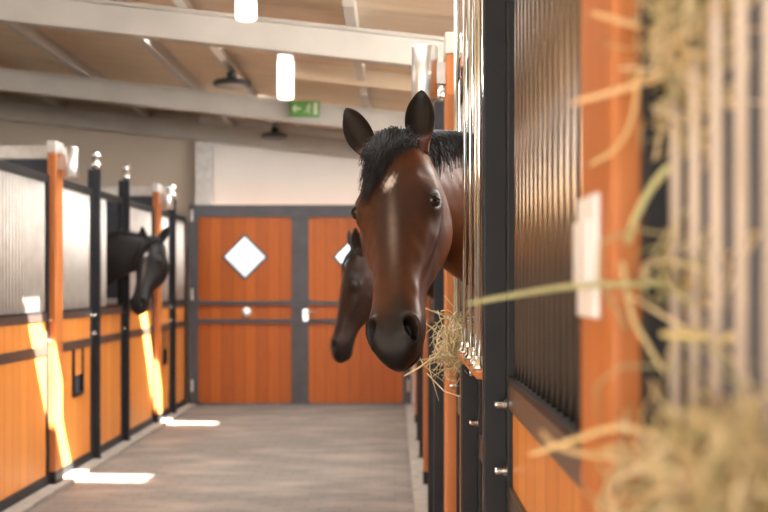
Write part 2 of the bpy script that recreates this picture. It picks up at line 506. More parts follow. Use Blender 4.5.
def barn_door(name, lx0, lx1, label, lock=None, handle=None):
    Y = YB
    x0, x1 = px(lx0, Y), px(lx1, Y)
    zt_, zb = pz(205, Y), 0.02
    d = thing(name, label, 'door', ((x0 + x1) / 2, Y, 0.0))
    struct(d)
    fw = 0.10
    zm = [(pz(403, Y), pz(323, Y)), (pz(319, Y), pz(305, Y)), (pz(301, Y), pz(217, Y))]
    mb = MB()
    # frame built as rails with rounded-corner openings
    bounds = [(zb, (zm[0][1] + zm[1][0]) / 2), ((zm[0][1] + zm[1][0]) / 2, (zm[1][1] + zm[2][0]) / 2), ((zm[1][1] + zm[2][0]) / 2, zt_)]
    for (a, b_), (za, zb_) in zip(bounds, zm):
        hole = rrect((x0 + x1) / 2, (za + zb_) / 2, (x1 - x0) / 2 - fw, (zb_ - za) / 2, 0.05 if zb_ - za > 0.3 else 0.02)
        holed_panel(mb, x0, x1, a, b_, hole, Y - 0.035, Y + 0.035)
    mb.build('frame', M['steel_door'], d)
    MB().box(x0 + fw - 0.02, x1 - fw + 0.02, Y - 0.015, Y + 0.015, zm[0][0] - .01, zm[0][1] + .01).build('lower_board', M['wood_door'], d)
    MB().box(x0 + fw - 0.02, x1 - fw + 0.02, Y - 0.015, Y + 0.015, zm[1][0] - .01, zm[1][1] + .01).build('middle_board', M['wood_door'], d)
    cx, cz, r = (x0 + x1) / 2, pz(257, Y), 0.285
    dm = []
    for a in (0, 90, 180, 270):
        p = (cx + r * math.cos(math.radians(a)), cz + r * math.sin(math.radians(a)))
        q = (cx + r * math.cos(math.radians(a + 90)), cz + r * math.sin(math.radians(a + 90)))
        for k in range(6):
            dm.append((p[0] + (q[0] - p[0]) * k / 6, p[1] + (q[1] - p[1]) * k / 6))
    mb = MB()
    holed_panel(mb, x0 + fw - .02, x1 - fw + .02, zm[2][0] - .01, zm[2][1] + .01, dm, Y - 0.015, Y + 0.015)
    mb.build('upper_board', M['wood_door'], d)
    mb = MB()
    ring_o = dm; ring_i = [(cx + (p[0] - cx) * 0.86, cz + (p[1] - cz) * 0.86) for p in dm]
    n = len(dm)
    vs_ = [(p[0], Y - .022, p[1]) for p in ring_o] + [(p[0], Y - .022, p[1]) for p in ring_i] + [(p[0], Y + .022, p[1]) for p in ring_o] + [(p[0], Y + .022, p[1]) for p in ring_i]
    fs_ = []
    for i in range(n):
        j = (i + 1) % n
        fs_ += [(i, j, n + j, n + i), (2 * n + j, 2 * n + i, 3 * n + i, 3 * n + j), (n + i, n + j, 3 * n + j, 3 * n + i), (j, i, 2 * n + i, 2 * n + j)]
    mb._add(vs_, fs_)
    wf = mb.build('window_frame', M['steel_door'], d)
    MB().prism([(cx + (p[0] - cx) * 0.88, cz + (p[1] - cz) * 0.88) for p in dm], 'y', Y - 0.004, Y + 0.004).build('window_pane', M['glass'], wf)
    if lock:
        lx, lz = px(lock[0], Y), pz(lock[1], Y)
        MB().lathe((lx, Y - 0.035, lz), [(0.0, -0.03), (0.05, -0.03), (0.06, -0.015), (0.06, 0.0), (0.0, 0.0)], 20, 'y').build('lock_plate', M['galv'], d, smooth=True)
    if handle:
        lx, lz = px(handle[0], Y), pz(handle[1], Y)
        mb = MB().box(lx - .03, lx + .03, Y - 0.056, Y - 0.043, lz - .07, lz + .07)
        mb.tube([(lx, Y - .045, lz + .03), (lx, Y - .09, lz + .03), (lx + .13, Y - .09, lz + .03)], 0.013, 10)
        mb.build('handle', M['chrome'], d)
    mb = MB()
    for z in (0.25, 1.35, 2.3):
        xx = x0 + 0.03 if lock else x1 - 0.03
        mb.tube([(xx, Y - .05, z - .07), (xx, Y - .05, z + .07)], 0.018, 10)
    mb.build('hinge', M['galv'], d)
    return d
dl = barn_door('door_1', 190, 300.3, 'left barn door leaf of orange boards in grey frame with full diamond window', lock=(247, 312))
MB().box(px(300.35, YB) - .03, px(300.35, YB) + .03, YB - .042, YB - .036, 0.03, 2.42).build('cover_strip', M['steel_door'], dl)
barn_door('door_2', 300.4, 411, 'right barn door leaf partly behind the horses, with lever handle', handle=(306, 315))

# ------------------------------------------------------------------ stall parts
ZR = [(0.03, 0.10), (0.97, 1.04), (1.215, 1.285), (2.22, 2.28)]

def panel(side, y0, y1, label, name='stall_panel', cat='stall panel', group=None, grille=True, xf=None, bars=None, barmat=None, stile=0.045, br=0.0115, sp=0.06,
          bolts=True, hatch=False, board_top=True, dd=0.045, railmat='bronze'):
    s = side
    barmat = barmat or ('bars' if s > 0 else 'pale_bars')
    xf = (XR + 0.012 if s > 0 else XL - 0.012) if xf is None else xf
    t = thing(name, label, cat, (xf + s * dd / 2, (y0 + y1) / 2, 0.03), group)
    X = lambda d: xf + s * d
    mb = MB()
    zt_ = ZR[3][1] if grille else ZR[2][1]
    mb.box(X(0), X(dd), y0, y0 + stile, 0.03, zt_)
    mb.box(X(0), X(dd), y1 - stile, y1, 0.03, zt_)
    mb.box(X(0), X(dd), y0 + .045, y1 - .045, *ZR[0])
    if grille:
        mb.box(X(0), X(dd), y0 + .045, y1 - .045, *ZR[3])
    mb.build('frame', M['steel_dark'], t, bevel=0.003)
    mb = MB()
    mb.box(X(0.002), X(dd - .002), y0 + .045, y1 - .045, *ZR[1])
    mb.box(X(0.002), X(dd - .002), y0 + .045, y1 - .045, ZR[2][0], ZR[2][1] - .012)
    mb.build('rail', M[railmat], t, bevel=0.002)
    MB().box(X(-0.001), X(dd + .001), y0 + .045, y1 - .045, ZR[2][1] - .0121, ZR[2][1] + .004).build('rail_cap', M['steel_dark'], t, bevel=0.002)
    lo = MB()
    if hatch:
        ya, yb = y0 + (y1 - y0) * 0.42, y0 + (y1 - y0) * 0.70
        lo.box(X(.012), X(.034), y0 + .045, y1 - .045, ZR[0][1], 0.62)
        lo.box(X(.012), X(.034), y0 + .045, ya, 0.62, ZR[1][0])
        lo.box(X(.012), X(.034), yb, y1 - .045, 0.62, ZR[1][0])
    else:
        lo.box(X(.012), X(.034), y0 + .045, y1 - .045, ZR[0][1], ZR[1][0])
    lo.build('lower_board', M['wood_side'], t)
    if hatch:
        mb = MB().box(X(-.006), X(.036), ya, ya + .025, .60, ZR[1][0]).box(X(-.006), X(.036), yb - .025, yb, .60, ZR[1][0]).box(X(-.006), X(.036), ya, yb, .60, .625)
        hf = mb.build('hatch_frame', M['steel_dark'], t)
        MB().box(X(.008), X(.028), ya + .025, yb - .025, 0.76, ZR[1][0] - .002).build('hatch_flap', M['wood_side'], hf)
        MB().box(X(.024), X(.034), ya + .025, yb - .025, 0.625, 0.76).build('hatch_back', M['dark_panel'], hf)
    MB().box(X(.012), X(.034), y0 + .045, y1 - .045, ZR[1][1], ZR[2][0]).build('upper_board', M['wood_side'], t)
    if grille:
        mb = MB()
        a, b_ = (y0 + .045, y1 - .045) if bars is None else bars
        n = max(1, int(round((b_ - a) / sp)))
        for k in range(n):
            y = a + (k + 0.5) * (b_ - a) / n
            mb.tube([(X(dd / 2), y, ZR[2][1] - .01), (X(dd / 2), y, ZR[3][0] + .01)], br, 14)
        mb.build('grille', M[barmat], t, smooth=True)
    if bolts:
        for z in (1.222, 1.072):
            MB().lathe((X(0), y1 - .022, z), [(0.0, -s * 0.026), (0.007, -s * 0.026), (0.009, -s * 0.022), (0.009, -s * 0.008), (0.013, -s * .008), (0.013, 0), (0, 0)], 14, 'x').build('bolt', M['chrome'], t, smooth=False)
    return t

def steel_post(side, y, label, full=True, finial=True):
    s = side
    xa = (XR - 0.037) if s > 0 else (XL + 0.037)
    xb = (XR + 0.062) if s > 0 else (XL - 0.062)
    top = 2.44 if full else 1.245
    t = thing('steel_post', label, 'post', ((xa + xb) / 2, y + .02, 0.0), 'dark steel stall posts')
    MB().box(xa, xb, y, y + 0.04, 0.03, top).build('upright', M['steel_dark'], t, bevel=0.004)
    MB().box(xa - s * .01, xb + s * .01, y - .003, y + .043, 0.03, 0.042).build('foot_plate', M['steel_dark'], t)
    if full and finial:
        xc = (xa + s * 0.03)
        mb = MB()
        mb.ball((xc, y + .02, 2.475), 0.042, 18)
        mb.ball((xc, y + .02, 2.555), 0.042, 18)
        mb.build('finial', M['chrome'], t, smooth=True)
    return t

def wood_post(side, y, label, lamp_label=None):
    s = side
    xa = 0.21 if s > 0 else -2.47
    xb = xa + s * 0.06
    t = thing('wooden_post', label, 'post', ((xa + xb) / 2, y + .09, 0.0), 'orange wooden stall posts')
    MB().box(xa, xb, y, y + 0.175, 0.03, 2.44).build('timber', M['wood_plain'], t, bevel=0.006)
    MB().box(xa - s * .004, xb + s * .004, y - .004, y + .179, 2.44, 2.53).build('cap', M['galv'], t, bevel=0.006)
    MB().box(xa - s * .003, xb + s * .003, y - .003, y + .178, 0.03, 0.12).build('shoe', M['steel_dark'], t, bevel=0.003)
    if lamp_label:
        xc = xa - s * 0.085
        l = thing('wall_lamp', lamp_label, 'lamp', (xc, y + .09, 2.26), 'cylindrical steel wall lamps')
        MB().lathe((xc, y + .09, 2.265), [(0.045, 0.01), (0.053, 0.0), (0.056, 0.004), (0.056, 0.22), (0.053, 0.224), (0.047, 0.215)], 32).build('lamp_body', M['brushed'], l, smooth=True)
        MB().box(xc + s * .05, xa, y + .065, y + .115, 2.33, 2.42).build('bracket', M['galv'], l)
    return t

def partition(side, y, label, xend=None):
    s = side
    xa = 0.275 if s > 0 else -2.535
    xb = 3.58 if s > 0 else -5.88
    t = thing('stall_partition', label, 'partition', ((xa + xb) / 2, y + .085, 0.02), 'partitions between the stalls')
    MB().box(xa, xb, y + .06, y + .11, 0.02, 1.30).build('lower_board', M['wood_plain'], t)
    MB().box(xa, xb, y + .07, y + .10, 1.30, 2.40).build('upper_panel', M['dark_panel'], t)
    MB().box(xa, xb, y + .05, y + .12, 2.40, 2.50).box(xa, xb, y + .045, y + .125, 1.27, 1.33).build('top_rail', M['galv'], t, bevel=0.004)
    return t

YP = [1.005, 4.285, 7.565, 10.845]
# ---- left row
wood_post(-1, YP[1], 'orange wooden post at the near end of the left stall row')
panel(-1, YP[1] + .18, 5.40, 'left stall panel nearest the camera, beside its wooden post', group='left stall panels')
steel_post(-1, 5.41, 'near dark steel post in the left row, beyond the left edge')
panel(-1, 5.46, 6.36, 'left sliding door outside the left picture edge', name='stall_door', cat='stall door')
steel_post(-1, 6.37, 'dark steel post at the left picture edge')
panel(-1, 6.42, YP[2] - .005, 'orange boarded panel with pale bars at the left picture edge', group='left stall panels')
wood_post(-1, YP[2], 'tall orange wooden post in the left row with long sun streak beside it', 'bright cylindrical lamp on the left row, nearest the left edge')
panel(-1, YP[2] + .18, 8.66, 'left panel with small dark feed hatch between the wooden post and steel post', group='left stall panels', hatch=True)
steel_post(-1, 8.67, 'dark steel post with two ball tops left of the black horse')
panel(-1, 8.72, 9.62, 'left stall door that the black horse looks out over', name='stall_door', cat='stall door', bars=(8.765, 9.12))
steel_post(-1, 9.63, 'dark steel post with two ball tops behind the black horse')
panel(-1, 9.68, YP[3] - .005, 'left panel of orange boards just right of the black horse', group='left stall panels')
wood_post(-1, YP[3], 'far orange wooden post in the left row near the barn door', 'bright cylindrical lamp at the far end of the left row')
panel(-1, YP[3] + .18, 11.66, 'narrow far left panel beyond the second wooden post', group='left stall panels', hatch=True)
steel_post(-1, 11.67, 'last dark steel post in the left row before the barn door')
panel(-1, 11.72, 12.53, 'last left stall panel touching the barn door wall', group='left stall panels')
partition(-1, YP[1], 'partition of the left stalls nearest the camera')
partition(-1, YP[2], 'pale framed dark partition behind the left wooden post near the left edge')
partition(-1, YP[3], 'pale framed dark partition behind the far left wooden post')

# ---- right row
panel(1, -0.30, YP[0] - .005, 'pale barred hay grille at the right picture edge, very close', name='hay_grille', cat='grille', xf=0.235, stile=0.02, bars=(-0.28, 0.984),
      barmat='cream_bars', br=0.0056, sp=0.060, bolts=False)
wood_post(1, YP[0], 'large blurred orange wooden post close to the camera at right')
panel(1, YP[0] + .185, 2.375, 'right panel of close bronze bars between the wooden post and dark post', bolts=True)
steel_post(1, 2.38, 'tall dark steel post right of the polished bars')
dr = panel(1, 2.43, 3.185, 'orange half door below the polished upright bars beside the horse', name='stall_door', cat='stall door', grille=False)
for i, y in enumerate((2.52, 2.67, 2.86, 3.10)):
    r = 0.0058 if i else 0.0075
    x = 0.208 if i else 0.205
    b_ = MB().tube([(x, y, 1.29), (x, y, 2.62)], r, 18).build('bar', M['chrome'], dr, smooth=True)
    MB().lathe((x, y, 1.285), [(0.0, 0), (0.019, 0), (0.019, .012), (0.012, .02), (0.012, .035), (0, .035)], 18).build('collar', M['chrome'], b_, smooth=True)
MB().box(0.192, 0.246, 2.45, 3.17, 1.270, 1.287).build('bar_shelf', M['wood_plain'], dr, bevel=0.003)
MB().box(0.192, 0.246, 2.385, 3.47, 2.597, 2.63).build('head_rail', M['steel_dark'], dr)
mb = MB(); mb.lathe((0.25, 2.80, 1.13), [(0.016, -.008), (0.024, -.010), (0.030, -.004), (0.030, 0.004), (0.016, 0.004)], 20, 'x')
mb.build('ring_pull', M['chrome'], dr, smooth=True)
steel_post(1, 3.19, 'short dark steel post below the main horse', full=False)
op = panel(1, 3.24, YP[1] - .005, 'right panel with the gap the main horse looks out of', bars=(3.60, YP[1] - .05))
b_ = MB().tube([(0.205, 3.45, 1.275), (0.205, 3.45, 2.56)], 0.0105, 18).build('bar', M['chrome'], op, smooth=True)
MB().lathe((0.205, 3.45, 1.27), [(0.0, 0), (0.019, 0), (0.019, .012), (0.012, .02), (0.012, .035), (0, .035)], 18).build('collar', M['chrome'], b_, smooth=True)
MB().box(0.186, 0.251, 3.42, 3.48, 1.25, 1.272).build('bar_bracket', M['brushed'], op)

wood_post(1, YP[1], 'orange wooden post just behind the main horse, under the steel cylinder lamp', 'brushed steel cylinder lamp right above the main horse ear')
for k, yy in enumerate((YP[1], YP[2])):
    a = ['second', 'third'][k]
    panel(1, yy + .18, yy + 1.13, 'barred panel of the %s right stall, beyond the main horse' % a, group='right stall panels')
    steel_post(1, yy + 1.14, 'dark steel post with ball top in the %s right stall' % a)
    panel(1, yy + 1.19, yy + 2.09, 'orange boarded door of the %s right stall' % a, name='stall_door', cat='stall door', bars=(yy + 1.24, yy + 1.75) if k == 0 else None)
    steel_post(1, yy + 2.10, 'short dark steel post in the %s right stall' % a, full=(k == 1))
    panel(1, yy + 2.15, YP[k + 2] - .005, 'far panel of the %s right stall' % a, group='right stall panels', bars=(yy + 2.62, YP[k + 2] - .05) if k == 0 else None)
    wood_post(1, YP[k + 2], 'orange wooden post at the far end of the %s right stall' % a)
panel(1, YP[3] + .18, 12.53, 'last right panel next to the barn doors', group='right stall panels')
for y, a in zip(YP, ('first', 'second', 'third', 'last')):
    partition(1, y, '%s partition of the right stalls counted from the camera' % a)

# ------------------------------------------------------------------ horses
def smooth_interp(xs, ys, x):
    # monotone-ish cubic (Catmull-Rom) interpolation
    xs = np.array(xs); ys = np.array(ys)
    m = np.gradient(ys, xs)
    i = int(np.clip(np.searchsorted(xs, x) - 1, 0, len(xs) - 2))
    h = xs[i + 1] - xs[i]; t = (x - xs[i]) / h
    return ((2 * t**3 - 3 * t**2 + 1) * ys[i] + (t**3 - 2 * t**2 + t) * h * m[i] + (-2 * t**3 + 3 * t**2) * ys[i + 1] + (t**3 - t**2) * h * m[i + 1])

EYE_D = -.011
HU = [-.03, .03, .10, .17, .24, .31, .38, .45, .52, .58, .63, .67, .70]
HW = [.055, .088, .112, .122, .118, .108, .095, .084, .077, .077, .067, .049, .018]
HF = [-.045, -.006, .010, .014, .010, .003, -.003, -.005, -.003, -.001, -.008, -.022, -.052]
HB = [-.13, -.19, -.240, -.275, -.290, -.282, -.232, -.165, -.142, -.136, -.134, -.122, -.085]

def head_rings(n=56, m=70):
    out = []
    for i in range(m):
        u = HU[0] + (HU[-1] - HU[0]) * (i / (m - 1))
        hw = smooth_interp(HU, HW, u); f = smooth_interp(HU, HF, u); b_ = smooth_interp(HU, HB, u)
        ring = []
        # widest line sits forward of the middle over the cheeks
        vm = f - (f - b_) * 0.36
        jaw = 0.90 + 0.10 * min(1, max(0, (u - 0.40) / 0.15))
        for k in range(n):
            a = 2 * math.pi * k / n
            c_, s_ = math.cos(a), math.sin(a)
            e = 0.80
            w_ = hw * math.copysign(abs(c_) ** e, c_)
            if s_ >= 0:
                v_ = vm + (f - vm) * abs(s_) ** e
            else:
                q = abs(s_) ** 0.72
                v_ = vm - (vm - b_) * q
                w_ *= 1 - (1 - jaw) * q
            ring.append((u, v_, w_))
        out.append(ring)
    return out

def horse(name, label, P, psi, tilt, S, neck, chest, rump, voxel, coat, ears, hair_n=500, roll=0.0, group='horses looking out of their stalls', star=True):
    P = Vector(P)
    h = Vector((-math.sin(psi), -math.cos(psi), 0))
    zz = Vector((0, 0, 1))
    U = (-zz) * math.cos(tilt) + h * math.sin(tilt)
    V = h * math.cos(tilt) + zz * math.sin(tilt)
    W = Vector((math.cos(psi), -math.sin(psi), 0))
    if roll:
        R = Matrix.Rotation(roll, 3, V)
        U = R @ U; W = R @ W
    def loc(u, v, w_): return P + (U * u + V * v + W * w_) * S
    mb = MB()
    mb.rings([[loc(*p) for p in r] for r in head_rings()])
    # neck: two rings hung from the skull, then the given path
    def ell(c_, T, rz, rl, n=40):
        T = Vector(T).normalized()
        side = T.cross(zz).normalized(); up = side.cross(T).normalized()
        return [Vector(c_) + side * (rl * math.cos(2 * math.pi * k / n)) + up * (rz * math.sin(2 * math.pi * k / n)) for k in range(n)]
    npts = [(loc(.10, -.09, 0), .085, .065), (loc(.07, -.17, 0), .135, .075)] + [(Vector(a), b_, c_) for a, b_, c_ in neck]
    # resample smoothly
    K = len(npts)
    ts = list(range(K))
    fx = [np.array([q[0][d] for q in npts]) for d in range(3)]
    rz_, rl_ = [q[1] for q in npts], [q[2] for q in npts]
    path = []
    for i in range(6 * (K - 1) + 1):
        t = i / 6
        path.append((Vector([smooth_interp(ts, fx[d], t) for d in range(3)]), smooth_interp(ts, rz_, t), smooth_interp(ts, rl_, t)))
    rings = []
    for i, (c_, a, b_) in enumerate(path):
        T = path[min(i + 1, len(path) - 1)][0] - path[max(i - 1, 0)][0]
        rings.append(ell(c_, T, a, b_))
    mb.rings(rings)
    # trunk
    C0, C1 = Vector(chest), Vector(rump)
    D = (C1 - C0); Ln = D.length; D.normalize()
    side = D.cross(zz).normalized()
    tr = [(-.16, .02, .10, .10), (-.10, .02, .24, .17), (0, 0, .33, .23), (.25, .0, .37, .27), (.5, .02, .36, .30), (.72, .05, .34, .29), (.9, .06, .32, .28), (1.05, .04, .24, .22), (1.12, .02, .10, .10)]
    trings = []
    for t, dz, rz, rl in tr:
        c_ = C0 + D * (t * Ln) + zz * dz
        trings.append([c_ + side * (rl * math.cos(2 * math.pi * k / 32)) + zz * (rz * math.sin(2 * math.pi * k / 32)) for k in range(32)])
    mb.rings(trings)
    for sg in (-1, 1):
        b0 = C0 + D * (0.06 * Ln) + side * (0.15 * sg); b0.z = 0
        mb.tube([b0 + zz * 1.15, b0 + zz * .92, b0 + zz * .70, b0 + zz * .50, b0 + zz * .44, b0 + zz * .30, b0 + zz * .16, b0 + zz * .09 - D * .03, b0 + zz * .05 - D * .04, b0 + zz * .022 - D * .05],
                [.13, .105, .07, .052, .05, .034, .042, .034, .052, .06], 16)
        b0 = C0 + D * (0.95 * Ln) + side * (0.16 * sg); b0.z = 0
        mb.tube([b0 + zz * 1.2 + D * .02, b0 + zz * .95 - D * .08, b0 + zz * .75 + D * .03, b0 + zz * .58 + D * .12, b0 + zz * .52 + D * .13, b0 + zz * .34 + D * .09, b0 + zz * .16 + D * .06, b0 + zz * .09 + D * .03, b0 + zz * .05 + D * .02, b0 + zz * .022 + D * .01],
                [.19, .16, .10, .062, .058, .038, .046, .036, .052, .06], 16)
    tmp = mb.build('tmp_body', M['hide'])
    rm = tmp.modifiers.new('r', 'REMESH'); rm.mode = 'VOXEL'; rm.voxel_size = voxel; rm.use_smooth_shade = True
    sm = tmp.modifiers.new('s', 'SMOOTH'); sm.factor = 0.5; sm.iterations = max(4, int(0.05 / voxel))
    dg = bpy.context.evaluated_depsgraph_get()
    me0 = bpy.data.meshes.new_from_object(tmp.evaluated_get(dg))
    nv = len(me0.vertices)
    co = np.empty(nv * 3, np.float32); me0.vertices.foreach_get('co', co); co = co.reshape(-1, 3).astype(np.float64)
    faces = [tuple(p.vertices) for p in me0.polygons]
    me_old = tmp.data
    bpy.data.objects.remove(tmp); bpy.data.meshes.remove(me_old); bpy.data.meshes.remove(me0)
    B = np.array([U, V, W])                     # rows
    L_ = (co - np.array(P)) @ B.T / S           # local u,v,w
    # --- sculpt
    def g(q, c_, s_): return np.exp(-0.5 * (((q - np.array(c_)) / np.array(s_)) ** 2).sum(1))
    EU, EV, EW = .208, -.044, .112
    near = (L_[:, 0] > -.2) & (L_[:, 0] < .8) & (np.abs(L_[:, 2]) < .2) & (L_[:, 1] > -.32) & (L_[:, 1] < .1)
    q = L_[near].copy(); d = np.zeros_like(q)
    pits = np.zeros(len(q))
    for sgn in (-1, 1):
        m_ = q * np.array([1, 1, sgn])
        out = np.zeros(len(q)); fwd = np.zeros(len(q)); 
        out += .017 * g(m_, (EU, EV, .10), (.036, .030, .04))                     # orbit
        fwd += .004 * g(m_, (EU - .03, -.005, .08), (.03, .03, .03))
        out -= .013 * g(m_, (EU - .075, -.03, .09), (.02, .022, .04))             # hollow above the eye
        rr = np.sqrt(((m_[:, 0] - EU) / 1.0) ** 2 + ((m_[:, 1] - EV) / 0.8) ** 2)
        sidem = 1 / (1 + np.exp(-(m_[:, 2] - .06) / .008))
        out += sidem * .0030 * np.exp(-.5 * ((rr - .031) / .009) ** 2)            # lids
        out -= sidem * .003 * np.exp(-.5 * (rr / .014) ** 2)                      # socket
        cl = -.085 + (m_[:, 0] - .24) * .12
        out += .011 * np.exp(-.5 * ((m_[:, 1] - cl) / .011) ** 2) * g(m_[:, :1], (.31,), (.055,)) * sidem  # facial crest
        out -= .008 * g(m_, (.40, -.075, .06), (.06, .025, .03))
        fwd -= .012 * g(m_, (.39, -.01, .078), (.09, .03, .022))
        fwd += .004 * g(m_, (.33, 0, .030), (.12, .02, .012))
        out -= .012 * g(m_, (.45, -.06, .08), (.05, .03, .03))
        out += .016 * g(m_, (.27, -.215, .10), (.075, .045, .05))
        out += .010 * g(m_, (.20, -.175, .08), (.07, .05, .04))                    # cheek
        out -= .006 * g(m_, (.33, -.14, .06), (.03, .05, .04))
        # nostril: flared rim and deep comma
        nu, nvv, nw = .602, -.020, .050
        tq = (m_[:, 2] - nw) * .76 - (m_[:, 1] - nvv) * .65
        out += .010 * g(m_, (nu, nvv, nw), (.036, .030, .03)); fwd += .009 * g(m_, (nu, nvv, nw), (.036, .030, .026))
        a1 = (m_[:, 0] - nu) * .94 + tq * .34; a2 = -(m_[:, 0] - nu) * .34 + tq * .94
        rn = np.sqrt((a1 / .034) ** 2 + (a2 / (.0175 - .12 * np.clip(a1, -.03, .03))) ** 2)
        sm2 = 1 / (1 + np.exp(-(m_[:, 2] - .022) / .003)) / (1 + np.exp(-(m_[:, 1] + .075) / .006))
        pit = sm2 / (1 + np.exp((rn - .80) / .10))
        out -= .026 * pit; fwd -= .026 * pit
        rim = sm2 * .0045 * np.exp(-.5 * ((rn - 1.22) / .18) ** 2)
        out += rim; fwd += rim
        pits = np.maximum(pits, pit * (m_[:, 2] > 0))
        # mouth line
        ml = -.098 + (m_[:, 0] - .62) * .35
        out -= .006 * np.exp(-.5 * ((m_[:, 1] - ml) / .0045) ** 2) / (1 + np.exp(-(m_[:, 0] - .56) / .012))
        d[:, 2] += sgn * out * (m_[:, 2] > 0) ; d[:, 1] += fwd * (m_[:, 2] > 0)
    # soft muscle and vein relief
    amp = .0005 * (np.sin(q[:, 0] * 62 + 3 * np.sin(q[:, 2] * 40)) * np.sin(q[:, 1] * 55 + q[:, 2] * 70 + 1) + .7 * np.sin(q[:, 0] * 110 + q[:, 1] * 90 + 2) * np.sin(q[:, 2] * 95 + 1))
    d[:, 2] += np.sign(q[:, 2]) * amp * np.clip(np.abs(q[:, 2]) / .05, 0, 1); d[:, 1] += amp
    # chin and lip
    d[:, 1] -= .008 * g(q, (.635, -.135, 0), (.025, .03, .04))
    q2 = q + d
    L_[near] = q2
    co = L_ * S @ B + np.array(P)
    # --- coat colours (markings, darker face zones, a painted nose highlight)
    base = np.tile(np.array(coat['base']), (len(co), 1))
    u, v, w_ = L_[:, 0], L_[:, 1], L_[:, 2]
    inhead = (u > -.15) & (v > -.34) & (v < .12) & (np.abs(w_) < .2)
    def mixc(mask, c_):
        global_mask = np.clip(mask, 0, 1)[:, None]
        base[:] = base * (1 - global_mask) + np.array(c_) * global_mask
    ih = inhead.astype(float)
    dark, mid = coat['dark'], coat['mid']
    sg = lambda x: 1 / (1 + np.exp(-x))
    # darker centre of the face, dark sides round the eyes, near black muzzle
    mixc(ih * .88 * np.exp(-.5 * (w_ / .045) ** 2) * sg((v + .035) / .01) * sg((.50 - u) / .05) * sg((u - .10) / .03), mid)
    mixc(ih * .62 * np.exp(-.5 * ((u - .20) / .10) ** 2) * sg((w_ + .055) / .02) * sg((v + .06) / .02), mid)  # forehead darker except along one side
    for sgn in (-1, 1):
        mixc(ih * .85 * g(L_ * np.array([1, 1, sgn]), (EU, EV, .11), (.042, .030, .06)), dark)
        mixc(ih * .8 * g(L_ * np.array([1, 1, sgn]), (.33, -.10, .09), (.11, .045, .04)), mid)
    nz = .025 * np.sin(w_ * 60) + .02 * np.sin(v * 45 + 1)
    mixc(ih * sg((u - .535 + nz) / .022), dark)
    mixc(ih * .6 * sg((u - .44 + nz) / .03) * sg((-.08 - v) / .02), dark)
    pm = np.zeros(len(co)); pm[near] = pits
    mixc(pm, (.004, .003, .003))
    if star:
        jag = .0035 * np.sin(u * 260 + 3 * np.sin(w_ * 190)) + .003 * np.sin(w_ * 330 + u * 170)
        st = sg((1 - np.sqrt(((u - .158) / .019) ** 2 + ((w_ - .004 + .3 * (u - .158)) / .0135) ** 2) + jag * 60) / .22) * sg((v + .02) / .01)
        mixc(ih * .92 * st, (.62, .56, .50))
        mixc(ih * .30 * np.exp(-.5 * ((w_ - .008) / .010) ** 2) * np.exp(-.5 * ((u - .30) / .07) ** 2) * sg((v + .03) / .01), (.42, .33, .28))  # faint pale streak: highlight on the nose bone painted into the coat
    body_low = sg((.55 - co[:, 2]) / .06) * (1 - ih)
    mixc(body_low, dark)
    V_all = [tuple(p) for p in co]; F_all = faces; C_all = [tuple(c_) for c_ in base]
    # --- ears: cupped leaves rooted in the skull
    for sgn, tip_dir, face_dir, Lx, wid in ears:
        em = MB()
        root = loc(.016, -.045, sgn * .078)
        td = (U * tip_dir[0] + V * tip_dir[1] + W * tip_dir[2]).normalized()
        fd = (U * face_dir[0] + V * face_dir[1] + W * face_dir[2]); fd = (fd - td * fd.dot(td)).normalized()
        sd = td.cross(fd).normalized()
        n = 36
        prof = [(-.16, .55), (0, .64), (.12, .78), (.25, .93), (.40, 1.0), (.55, .95), (.70, .80), (.82, .58), (.91, .36), (.97, .18), (1.0, .05)]
        rr = []
        MM = 30
        for i in range(MM + 1):
            t = -.16 + 1.16 * i / MM
            wd = max(.03, smooth_interp([p[0] for p in prof], [p[1] for p in prof], t)) * wid * S
            cup = max(0, min(1, (t + .02) / .22)) * max(0, min(1, (1.0 - t) / .12))
            bend = 0.018 * S * math.sin(t * 2.6)
            c0 = root + td * (t * Lx * S) + fd * bend
            ring = []
            for k in range(n):
                a = 2 * math.pi * k / n
                c_, s_ = math.cos(a), math.sin(a)
                back = -wd * 0.62 * (1 - c_ * c_) ** .6
                inner = back + 0.0055 * S
                full = wd * 0.5 * max(0, s_)
                if s_ < 0: y_ = back
                else: y_ = full * (1 - cup) + (inner * (1 - abs(c_) ** 5)) * cup
                ring.append(c0 + sd * (wd * c_) + fd * y_)
            rr.append(ring)
        em.rings(rr)
        off = len(V_all)
        V_all += [tuple(p) for p in em.v]
        F_all = F_all + [tuple(i + off for i in f) for f in em.f]
        for i in range(MM + 1):
            t = -.16 + 1.16 * i / MM
            for k in range(n):
                s_ = math.sin(2 * math.pi * k / n)
                f_ = min(1, max(0, (t - .02) / .22))
                if s_ > .15: f_ = min(1, max(0, (t + .02) / .30))
                C_all.append(tuple(coat['earbase'][d_] * (1 - f_) + coat['ear'][d_] * f_ for d_ in range(3)))
    fb = MB(); fb.v, fb.f, fb.c = V_all, F_all, C_all
    foot = C0 + D * (0.5 * Ln); foot.z = 0
    body = fb.build(name, M['hide'], None, smooth=True, origin=tuple(foot))
    tag(body, label, 'horse', group)
